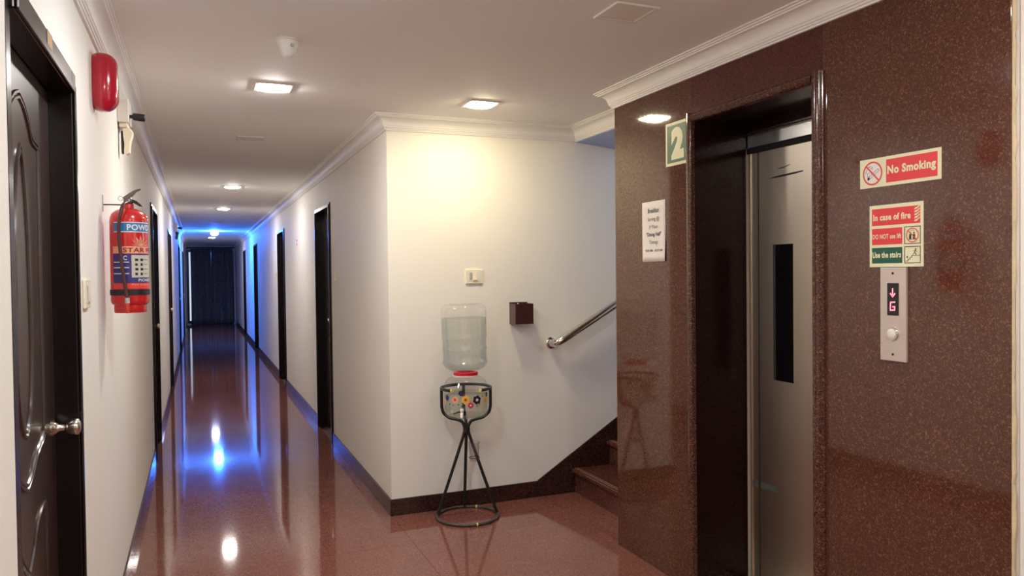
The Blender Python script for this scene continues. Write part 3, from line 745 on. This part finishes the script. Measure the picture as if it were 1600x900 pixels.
mb.build('grille', 'ink_maroon', sd)

def emergency_light(y, label):
    t = thing('emergency_light', (XL, y, 2.24), label, 'emergency light', 'emergency lights on the left wall')
    MB().box(XL + 0.0005, XL + 0.052, y, y + 0.17, 2.262, 2.377).build('housing', 'white_plastic', t, bevel=0.005)
    MB().box(XL + 0.006, XL + 0.046, y + 0.015, y + 0.155, 2.240, 2.2615).build('lower_tray', 'cream_plastic', t, bevel=0.006)
    MB().tube([(XL + 0.052, y + 0.045, 2.298), (XL + 0.068, y + 0.045, 2.298)], 0.009, 12).build('swivel', 'black_plastic', t, smooth=40)
    hd = MB().tube([(XL + 0.066, y + 0.045, 2.2985), (XL + 0.070, y + 0.045, 2.2985), (XL + 0.118, y + 0.045, 2.295), (XL + 0.121, y + 0.045, 2.295)], [0.015, 0.0185, 0.0185, 0.016], 16).build('lamp_head', 'black_plastic', t, smooth=40)
    Fd_ = Fr((XL, y + 0.03, 0), (1, 0, 0), (0, 0, 1))
    MB().prism(Fd_, [(0.020, 2.24), (0.052, 2.238), (0.068, 2.222), (0.066, 2.205), (0.056, 2.165), (0.052, 2.118), (0.034, 2.106), (0.024, 2.120), (0.028, 2.17), (0.022, 2.20)], -0.05, 0.0).build('hanging_shade', 'cream_plastic', t, bevel=0.005)
    MB().prism(Fd_, [(0.012, 2.225), (0.020, 2.225), (0.021, 2.19), (0.026, 2.16), (0.022, 2.115), (0.014, 2.112)], -0.045, -0.005).build('shade_back', 'black_plastic', t, bevel=0.002)
    return t
emergency_light(4.20, 'white emergency light with black lamp head behind the red sounder')
e2 = emergency_light(13.6, 'far emergency light high on the left wall before the blue glow')
for ch in e2.children:
    if ch.name.startswith('hanging_shade'): ch.data.materials[0] = MATS['black_plastic']

# extinguisher
ex, ey, er = -0.261, 3.50, 0.0715
fe = thing('fire_extinguisher', (ex, ey, 1.357), 'red powder fire extinguisher hung on the left wall', 'extinguisher')
Fz = upright(ex, ey, 0)
cyl = MB().lathe(Fz, [(0.058, 1.357), (0.0605, 1.360), (0.0605, 1.388), (0.064, 1.390), (0.069, 1.396), (er, 1.406), (er, 1.730), (0.0695, 1.745), (0.063, 1.760), (0.050, 1.772), (0.030, 1.780), (0.021, 1.783), (0.020, 1.800)], 48).build('cylinder', 'extinguisher_red', fe, smooth=40)
TH0 = math.atan2(-ey, -ex)            # the side turned to the lobby
def cth(px): return TH0 + px
LB0, LB1 = cth(-0.95), cth(2.1)
def patch(name, m, t0, t1, z0, z1, th=0.0006):
    return MB().cyl_patch(ex, ey, er, cth(t0), cth(t1), z0, z1, 24, th).build(name, m, cyl, smooth=60)
patch('label_band', 'label_white', -0.85, 2.3, 1.682, 1.723, 0.0004)
patch('label_band', 'label_blue', -0.85, 2.3, 1.6855, 1.7195, 0.0008)
patch('label_band', 'label_orange', -0.95, 2.3, 1.597, 1.625, 0.0006)
patch('label_field', 'label_navy', -0.95, 2.3, 1.478, 1.595, 0.0006)
patch('label_table', 'label_grey', 0.10, 1.40, 1.500, 1.590, 0.0010)
patch('label_band', 'label_red', -0.95, 2.3, 1.455, 1.477, 0.0006)
for z in (1.560, 1.538, 1.514): patch('label_line', 'label_white', -0.90, -0.02, z, z + 0.0035, 0.0010)
def wrap(s_, t0, t1, z0, z1, m, bd=0.02, th=0.0014):
    mb = MB(); text_into(mb, s_, lambda a, b: (ex + (er + th) * math.cos(cth(a)), ey + (er + th) * math.sin(cth(a)), b), t0, t1, z0, z1, bd)
    return mb.build('lettering', m, cyl)
wrap('POWDER', -0.10, 1.85, 1.690, 1.714, 'label_white', 0.03)
wrap('STAR FIRE', -0.32, 1.9, 1.601, 1.620, 'ink_maroon', 0.015)
wrap('PIONEER', 0.45, 1.5, 1.483, 1.495, 'label_white', 0.02)
wrap('Fire Engineers', 0.1, 1.5, 1.466, 1.475, 'label_orange', 0.01)
wrap('C', -0.32, -0.12, 1.570, 1.588, 'label_white', 0.02)
mb = MB()
for k in range(4):
    zz = 1.572 - k * 0.019
    for a in (0.28, 0.58):
        mb.cyl_patch(ex, ey, er, cth(a), cth(a + 0.17 - 0.03 * (k % 2)), zz - 0.006, zz + 0.004, 3, 0.0013)
    mb.cyl_patch(ex, ey, er, cth(0.80), cth(1.15), zz - 0.001, zz + 0.001, 4, 0.0013)
mb.build('pictograms', 'ink_black', cyl)
# the leaf emblem over the name band
def leaf(sc_, th, m):
    mb = MB(); c_a, c_z = 0.62, 1.626; tips = 7; pts_ = []
    for k in range(tips):
        a = PI * (k + 0.5) / tips
        L_ = (0.030 + 0.014 * math.sin(a)) * sc_
        for da, f in ((-0.19, 0.55), (-0.07, 0.78), (0, 1.0), (0.07, 0.78), (0.19, 0.55)):
            pts_.append((math.cos(a - da) * L_ * f * 1.1, math.sin(a - da) * L_ * f))
    P = [(0, 0)] + pts_
    V = [(ex + (er + th) * math.cos(cth(c_a - x / er)), ey + (er + th) * math.sin(cth(c_a - x / er)), c_z + z) for x, z in P]
    mb.add(V, [(0, i, i + 1) for i in range(1, len(V) - 1)])
    return mb.build('leaf_emblem', m, cyl)
leaf(1.0, 0.0008, 'label_orange'); leaf(0.62, 0.0012, 'ink_maroon'); leaf(0.50, 0.0016, 'label_orange')
MB().lathe(Fz, [(er, 1.428), (er + 0.0025, 1.429), (er + 0.0025, 1.451), (er, 1.452)], 40, caps=False).build('strap', 'strap_black', fe, smooth=40)
vb = MB().lathe(Fz, [(0.016, 1.7995), (0.018, 1.802), (0.018, 1.818), (0.012, 1.826)], 20).build('valve', 'valve_metal', fe, smooth=40)
Fh = Fr((ex, ey + 0.009, 0), (1, 0, 0), (0, 0, 1))
MB().prism(Fh, [(-0.014, 1.813), (0.018, 1.806), (0.040, 1.793), (0.052, 1.790), (0.050, 1.798), (0.034, 1.812), (0.012, 1.822), (-0.014, 1.823)], 0.0, 0.018).build('carry_handle', 'black_plastic', vb, bevel=0.002)
MB().prism(Fh, [(-0.018, 1.822), (0.000, 1.824), (0.016, 1.832), (0.032, 1.852), (0.048, 1.861), (0.046, 1.865), (0.024, 1.858), (0.006, 1.846), (-0.018, 1.828)], 0.001, 0.017).build('lever', 'valve_metal', vb, bevel=0.0015)
MB().tube([(ex - 0.027 + 0.009 * math.cos(a), ey - 0.012, 1.822 + 0.009 * math.sin(a)) for a in [2 * PI * k / 16 for k in range(16)]], 0.0012, 6, closed=True).build('pin_ring', 'steel_polished', vb, smooth=50)
hp = ease([(ex + 0.002, ey - 0.012, 1.806), (ex - 0.004, ey - 0.04, 1.803), (ex - 0.014, ey - 0.070, 1.790), (-0.281, 3.416, 1.764), (-0.288, 3.414, 1.726), (-0.290, 3.414, 1.675), (-0.285, 3.414, 1.586), (-0.277, 3.414, 1.509), (-0.269, 3.414, 1.445), (-0.2655, 3.414, 1.417)], 5)
hs = MB().tube(hp, 0.0068, 10).build('hose', 'hose_rubber', fe, smooth=60)
MB().tube([(-0.2655, 3.414, 1.419), (-0.2648, 3.414, 1.397)], 0.0088, 12).build('hose_collar', 'grey_plastic', hs, smooth=40)
MB().tube([(-0.2648, 3.414, 1.397), (-0.2645, 3.414, 1.378), (-0.264, 3.414, 1.357)], [0.0082, 0.0076, 0.0066], 12).build('nozzle', 'nozzle_red', hs, smooth=40)
MB().tube([(XL, ey, 1.797), (ex - 0.018, ey, 1.797)], 0.0028, 8).build('wall_hook', 'black_plastic', fe, smooth=40)
MB().box(XL, XL + 0.003, ey - 0.012, ey + 0.012, 1.77, 1.835).build('hook_plate', 'grey_plastic', fe)

# switches
def switch(name, F, w_, h_, label, grp, rocker=True):
    t = thing(name, F(w_ / 2, 0, 0), label, 'switch', grp)
    pl = MB().fbox(F, 0, w_, 0, h_, 0.0003, 0.010).build('plate', 'cream_plastic', t, bevel=0.003)
    if rocker:
        MB().fbox(F, w_ * 0.12, w_ * 0.88, h_ * 0.18, h_ * 0.86, 0.010, 0.0115).build('inner_frame', 'white_plastic', t, bevel=0.0008)
        MB().prism(Fr(F(w_ * 0.42, 0, 0), -F.en, F.ey), [(-0.0116, h_ * 0.24), (-0.018, h_ * 0.26), (-0.013, h_ * 0.80), (-0.0116, h_ * 0.80)], 0, w_ * 0.22).build('rocker', 'cream_plastic', t)
        MB().fbox(F, w_ * 0.22, w_ * 0.38, h_ * 0.26, h_ * 0.78, 0.0116, 0.0122).build('indicator', 'grey_plastic', t)
    return t
switch('wall_switch', on_front(1.587, 1.434), 0.116, 0.092, 'cream light switch on the front wall above the water dispenser', 'wall switches')
switch('wall_switch', on_left(2.862, 1.398), 0.125, 0.097, 'cream switch on the left wall below the red extinguisher', 'wall switches')
switch('wall_switch', on_right(6.685, 1.435), 0.10, 0.078, 'cream switch beside the nearest right corridor door', 'wall switches')
switch('wall_switch', on_right(12.05, 1.47), 0.10, 0.078, 'cream switch beside the second right corridor door', 'wall switches')
# tiny red notice in the corridor
F = on_right(9.42, 1.846)
r = thing('red_notice', F(0.06, 0, 0), 'small red and white notice on the right corridor wall', 'notice')
MB().fbox(F, 0, 0.12, 0, 0.086, 0.0003, 0.003).build('plate', 'label_white', r)
MB().fbox(F, 0.03, 0.11, 0.050, 0.080, 0.003, 0.0036).build('field', 'sign_red', r)
MB().fbox(F, 0.03, 0.11, 0.006, 0.036, 0.003, 0.0036).build('field', 'sign_red', r)

# maroon open box
bx = thing('wall_box', (1.95, YF, 1.168), 'maroon open topped box screwed to the wall above the handrail end', 'box')
X0, X1, Y0, Z0, Z1 = 1.889, 2.016, YF - 0.105, 1.168, 1.300; tk = 0.006
MB().box(X0, X1, YF - tk, YF - 0.0003, Z0, Z1 + 0.008).build('back_panel', 'box_maroon', bx)
MB().box(X0, X1, Y0, Y0 + tk, Z0, Z1).build('front_panel', 'box_maroon', bx, bevel=0.001)
MB().box(X0, X0 + tk, Y0 + tk, YF - tk, Z0, Z1).build('side_panel', 'box_maroon', bx)
MB().box(X1 - tk, X1, Y0 + tk, YF - tk, Z0, Z1).build('side_panel', 'box_maroon', bx)
MB().box(X0 + tk, X1 - tk, Y0 + tk, YF - tk, Z0, Z0 + tk).build('bottom_panel', 'box_maroon', bx)
cp = MB()
Fp = upright(1.945, YF - 0.05, 0)
cp.add([Fp(-0.03, -0.02, 1.21), (1.985, YF - 0.06, 1.215), (1.97, YF - 0.02, 1.285), (1.935, YF - 0.03, 1.305), (1.925, YF - 0.06, 1.27)], [(0, 1, 2), (0, 2, 3), (0, 3, 4)])
cp = cp.build('crumpled_tissue', 'paper', loc=(1.945, YF - 0.05, 1.174)); sm = cp.modifiers.new('t', 'SOLIDIFY'); sm.thickness = 0.001
tag(cp, 'scrap of white paper in the maroon wall box', 'paper')

# ------------------------------------------------------------------ water dispenser
cx, cy0 = 1.508, 4.452
stn = thing('dispenser_stand', (cx, cy0, 0), 'black iron tripod stand with worn ring base', 'stand')
R0 = 0.188
def arc(r_, z, a0, a1, n=40): return [(cx + r_ * math.cos(a0 + (a1 - a0) * k / n), cy0 + r_ * math.sin(a0 + (a1 - a0) * k / n), z) for k in range(n + 1)]
MB().tube(arc(R0, 0.0095, 0, 2 * PI)[:-1], 0.0095, 10, closed=True).build('base_ring', 'iron_worn', stn, smooth=60)
for a in (-1.62, 0.9):
    MB().tube(arc(R0, 0.0095, a, a + 0.05, 3), 0.0105, 10).build('paint_dab', 'brass_yellow', stn, smooth=60)
RR = 0.151; vdir = math.atan2(-cy0, -cx)
MB().tube(arc(RR, 0.800, vdir + 0.62, vdir + 2 * PI - 0.62, 48), 0.0095, 10).build('holder_ring', 'iron_black', stn, smooth=60)
for s in (0.62, -0.62):
    MB().tube(arc(RR, 0.800, vdir + s * 0.93, vdir + s * 1.01, 3), 0.0108, 10).build('ring_tip', 'brass_yellow', stn, smooth=60)
legs = [vdir - PI / 2 - 0.12, vdir + PI / 2 + 0.12, vdir + PI + 0.1]
for k, a in enumerate(legs):
    ca, sa = math.cos(a), math.sin(a)
    def q(r_, z): return (cx + ca * r_, cy0 + sa * r_, z)
    pth = [q(RR + .0005, 0.800), q(RR + .0005, 0.76), q(RR, 0.68)] + [tuple(p) for p in ease([q(RR - 0.001, 0.68), q(RR - 0.010, 0.645), q(RR - 0.045, 0.615), q(0.070, 0.606), q(0.030, 0.592), q(0.0125, 0.560), q(0.0125, 0.530)], 4)][1:]
    pth += [q(0.020, 0.50), q(0.10, 0.26), q(R0 - 0.004, 0.016)]
    MB().tube(pth, 0.0100, 8).build('leg_rod', 'iron_black', stn, smooth=60)
MB().lathe(upright(cx, cy0, 0), [(0.014, 0.520), (0.022, 0.524), (0.022, 0.556), (0.014, 0.560)], 14).build('hub_weld', 'iron_black', stn, smooth=50)
# glass holder loop on the right leg
gx, gy = cx + 0.030, cy0 - 0.055
MB().tube([(gx + 0.0315 * math.cos(t), gy + 0.0315 * math.sin(t), 0.378) for t in [2 * PI * k / 20 for k in range(20)]], 0.0022, 6, closed=True).build('glass_holder', 'iron_black', stn, smooth=60)
MB().tube([(gx + 0.030, gy + 0.010, 0.378), (gx + 0.040, gy + 0.03, 0.378)], 0.0022, 6).build('holder_arm', 'iron_black', stn, smooth=60)
tg = MB().lathe(upright(gx, gy, 0), [(0.0265, 0.357), (0.0275, 0.360), (0.0300, 0.420), (0.0335, 0.476), (0.0322, 0.476), (0.0285, 0.420), (0.0258, 0.366), (0.004, 0.365)], 24).build('drinking_glass', 'tumbler_glass', loc=(gx, gy, 0.357), smooth=50)
tag(tg, 'clear drinking glass held in a loop on the dispenser stand', 'glass')

pot = thing('water_pot', (cx, cy0, 0.622), 'clear plastic water pot with flower stickers and tap in the stand', 'water dispenser')
Fz = upright(cx, cy0, 0)
pb = MB().lathe(Fz, [(0.10, 0.622), (0.124, 0.628), (0.133, 0.645), (0.135, 0.70), (0.136, 0.78), (0.137, 0.800), (0.140, 0.806), (0.140, 0.815), (0.133, 0.822), (0.122, 0.842), (0.104, 0.860), (0.078, 0.873), (0.070, 0.876)], 48, caps=True).build('body', 'pot_plastic', pot, smooth=45)
MB().lathe(Fz, [(0.09, 0.630), (0.118, 0.634), (0.127, 0.648), (0.129, 0.70), (0.130, 0.770), (0.01, 0.771)], 40).build('water', 'pot_water', pb, smooth=45)
MB().lathe(Fz, [(0.072, 0.8765), (0.076, 0.880), (0.076, 0.896), (0.070, 0.899), (0.055, 0.899), (0.055, 0.8765)], 40).build('collar', 'collar_red', pot, smooth=45)
MB().lathe(Fz, [(0.0795, 0.8715), (0.0805, 0.874), (0.0795, 0.8785), (0.0765, 0.879)], 40, caps=False).build('collar_lip', 'collar_white', pot, smooth=45)
fv = vdir
def flower(da, z, R, m, mc, n=6):
    """a sticker of overlapping petals round a centre, wrapped on the pot"""
    def mp(x, y, th): 
        t = fv - da + 0 - (-x / 0.136)
        return (cx + (0.1365 + th) * math.cos(t), cy0 + (0.1365 + th) * math.sin(t), z + y)
    mb = MB()
    for k in range(n):
        a = 2 * PI * k / n + 0.3
        c_ = (math.cos(a) * R * 0.55, math.sin(a) * R * 0.55); V = [mp(c_[0], c_[1], 0.001)] + [mp(c_[0] + R * 0.42 * math.cos(2 * PI * i / 8), c_[1] + R * 0.42 * math.sin(2 * PI * i / 8), 0.0005) for i in range(8)]
        mb.add(V, [(0, 1 + i, 1 + (i + 1) % 8) for i in range(8)])
    f_ = mb.build('flower_sticker', m, pb)
    mb = MB(); V = [mp(0, 0, 0.002)] + [mp(R * 0.32 * math.cos(2 * PI * i / 10), R * 0.32 * math.sin(2 * PI * i / 10), 0.0018) for i in range(10)]
    mb.add(V, [(0, 1 + i, 1 + (i + 1) % 10) for i in range(10)]); mb.build('flower_centre', mc, f_)
for da, z, R, m, mc in ((0.98, 0.752, 0.017, 'petal_blue', 'petal_purple'), (0.50, 0.745, 0.020, 'petal_peach', 'petal_red'), (0.02, 0.746, 0.024, 'petal_yellow', 'petal_red'), (-0.20, 0.712, 0.016, 'petal_red', 'label_white'), (-0.50, 0.742, 0.024, 'petal_purple', 'label_white'), (-1.0, 0.733, 0.019, 'petal_yellow', 'petal_orange'), (-1.15, 0.766, 0.014, 'petal_purple', 'petal_purple'), (0.22, 0.785, 0.015, 'petal_purple', 'petal_blue'), (1.2, 0.725, 0.014, 'petal_peach', 'petal_orange')):
    flower(da, z, R * 1.2, m, mc)
for da, z, R in ((0.80, 0.716, 0.006), (0.60, 0.712, 0.006), (0.35, 0.716, 0.006), (0.18, 0.708, 0.006), (-0.50, 0.706, 0.006), (-0.62, 0.716, 0.005), (-0.80, 0.76, 0.007)):
    flower(da, z, R, 'petal_leaf', 'petal_leaf', 3)
# tap
dv = Vector((math.cos(fv - 0.16), math.sin(fv - 0.16), 0)); sd_ = Vector((-dv.y, dv.x, 0))
p0 = Vector((cx, cy0, 0.672)) + dv * 0.134
tp = MB().tube([p0, p0 + dv * 0.022, p0 + dv * 0.034 + Vector((0, 0, -0.006)), p0 + dv * 0.038 + Vector((0, 0, -0.026))], [0.010, 0.010, 0.010, 0.009], 12).build('tap', 'white_plastic', pot, smooth=50)
MB().tube([p0 + dv * 0.024 + Vector((0, 0, 0.008)), p0 + dv * 0.026 + Vector((0, 0, 0.020)), p0 + dv * 0.026 + Vector((0, 0, 0.024))], [0.011, 0.012, 0.009], 12).build('tap_cap', 'label_white', tp, smooth=50)
MB().tube([p0 + dv * 0.020 + sd_ * 0.0 + Vector((0, 0, 0.0)), p0 + dv * 0.020 - sd_ * 0.018 + Vector((0, 0, 0.006)), p0 + dv * 0.020 - sd_ * 0.05 + Vector((0, 0, -0.006))], [0.004, 0.005, 0.004], 8).build('tap_lever', 'black_plastic', tp, smooth=50)
MB().tube([p0 + dv * 0.016 + sd_ * 0.014 + Vector((0, 0, 0.010)), p0 + dv * 0.016 + sd_ * 0.014 + Vector((0, 0, -0.016))], 0.009, 10).build('tap_valve', 'black_plastic', tp, smooth=50)

# the upturned bottle
bt = thing('water_bottle', (cx - 0.004, cy0, 0.899), 'large clear water bottle upturned on the dispenser pot', 'water bottle')
def tilt(F_):
    return F_
Fz = Fr((cx - 0.002, cy0, 0.899), (1, 0, 0.020), (0, 1, 0))
prof = [(0.030, -0.012), (0.032, 0.002), (0.055, 0.006), (0.095, 0.012), (0.122, 0.026), (0.134, 0.046), (0.139, 0.060), (0.138, 0.068), (0.134, 0.075), (0.134, 0.130), (0.137, 0.137), (0.138, 0.146), (0.135, 0.154), (0.135, 0.200), (0.138, 0.206), (0.140, 0.216), (0.139, 0.228), (0.139, 0.345), (0.1395, 0.365), (0.137, 0.385), (0.128, 0.402), (0.108, 0.414), (0.085, 0.419), (0.080, 0.410), (0.004, 0.406)]
bb = MB().lathe(Fz, prof, 56).build('shell', 'bottle_plastic', bt, smooth=50)
wp = [(r_ - 0.004 if r_ > 0.05 else r_ * 0.9, h_ + (0.004 if h_ < 0.05 else 0)) for r_, h_ in prof if -0.001 < h_ < 0.34] + [(0.135, 0.330), (0.004, 0.3305)]
MB().lathe(Fz, wp, 48).build('water', 'bottle_water', bb, smooth=45)

# ------------------------------------------------------------------ end of the corridor
YC = YB - 0.10
wn = thing('window_2', (0.36, YB, 0.05), 'dark framed window behind the curtain at the corridor end', 'window', kind='structure')
for a, b, c, d in ((-0.34, -0.275, 0.05, 2.33), (1.0, 1.04, 0.05, 2.33), (-0.28, 1.0, 2.27, 2.33), (-0.28, 1.0, 0.05, 0.12)):
    MB().box(a, b, YB - 0.045, YB - 0.001, c, d).build('window_frame', 'door_frame', wn)
MB().box(-0.275, -0.02, YB - 0.02, YB - 0.012, 0.12, 2.27).build('pane', 'daylight_gap', wn)
MB().box(-0.02, 1.0, YB - 0.02, YB - 0.012, 0.12, 2.27).build('pane', 'black_glass', wn)
rod = thing('curtain_rod', (0.36, YC, 2.405), 'dark curtain rod across the corridor end', 'curtain rod')
MB().tube([(XL + 0.012, YC - 0.03, 2.405), (XR - 0.012, YC - 0.03, 2.405)], 0.018, 10).build('pole', 'iron_black', rod, smooth=50)
for x in (XL + 0.02, XR - 0.02): MB().tube([(x, YC - 0.03, 2.405), (x, YB - 0.0005, 2.405)], 0.012, 8).build('bracket', 'iron_black', rod, smooth=50)
def curtain(x0, x1, ph, label):
    mb = MB(); n, mz = 120, 10; P = []; fs = []
    for j in range(mz + 1):
        t = j / mz; z = 0.012 + 2.373 * t
        for i in range(n + 1):
            u = i / n
            x = x0 + (x1 - x0) * u
            am = 0.030 * (0.55 + 0.45 * t)
            y = YC - 0.03 + am * math.sin(u * 2 * PI * 8 + ph + 0.5 * math.sin(3 * t + u * 9)) + 0.008 * math.sin(u * 71 + ph)
            P.append((x + 0.006 * math.sin(u * 40 + t * 3), y, z - (0.012 * abs(math.sin(u * 8 * PI)) if j == mz else 0)))
    for j in range(mz):
        for i in range(n):
            k = j * (n + 1) + i; fs.append((k, k + 1, k + n + 2, k + n + 1))
    c = mb.add(P, fs).build('curtain', 'curtain_cloth', loc=((x0 + x1) / 2, YC, 0.012), smooth=70)
    s_ = c.modifiers.new('thick', 'SOLIDIFY'); s_.thickness = 0.003
    return tag(c, label, 'curtain', 'dark curtains at the corridor end')
curtain(-0.225, 0.37, 0.0, 'left dark patterned curtain at the corridor end, a bright gap beside it')
curtain(0.38, 1.005, 1.3, 'right dark patterned curtain at the corridor end')
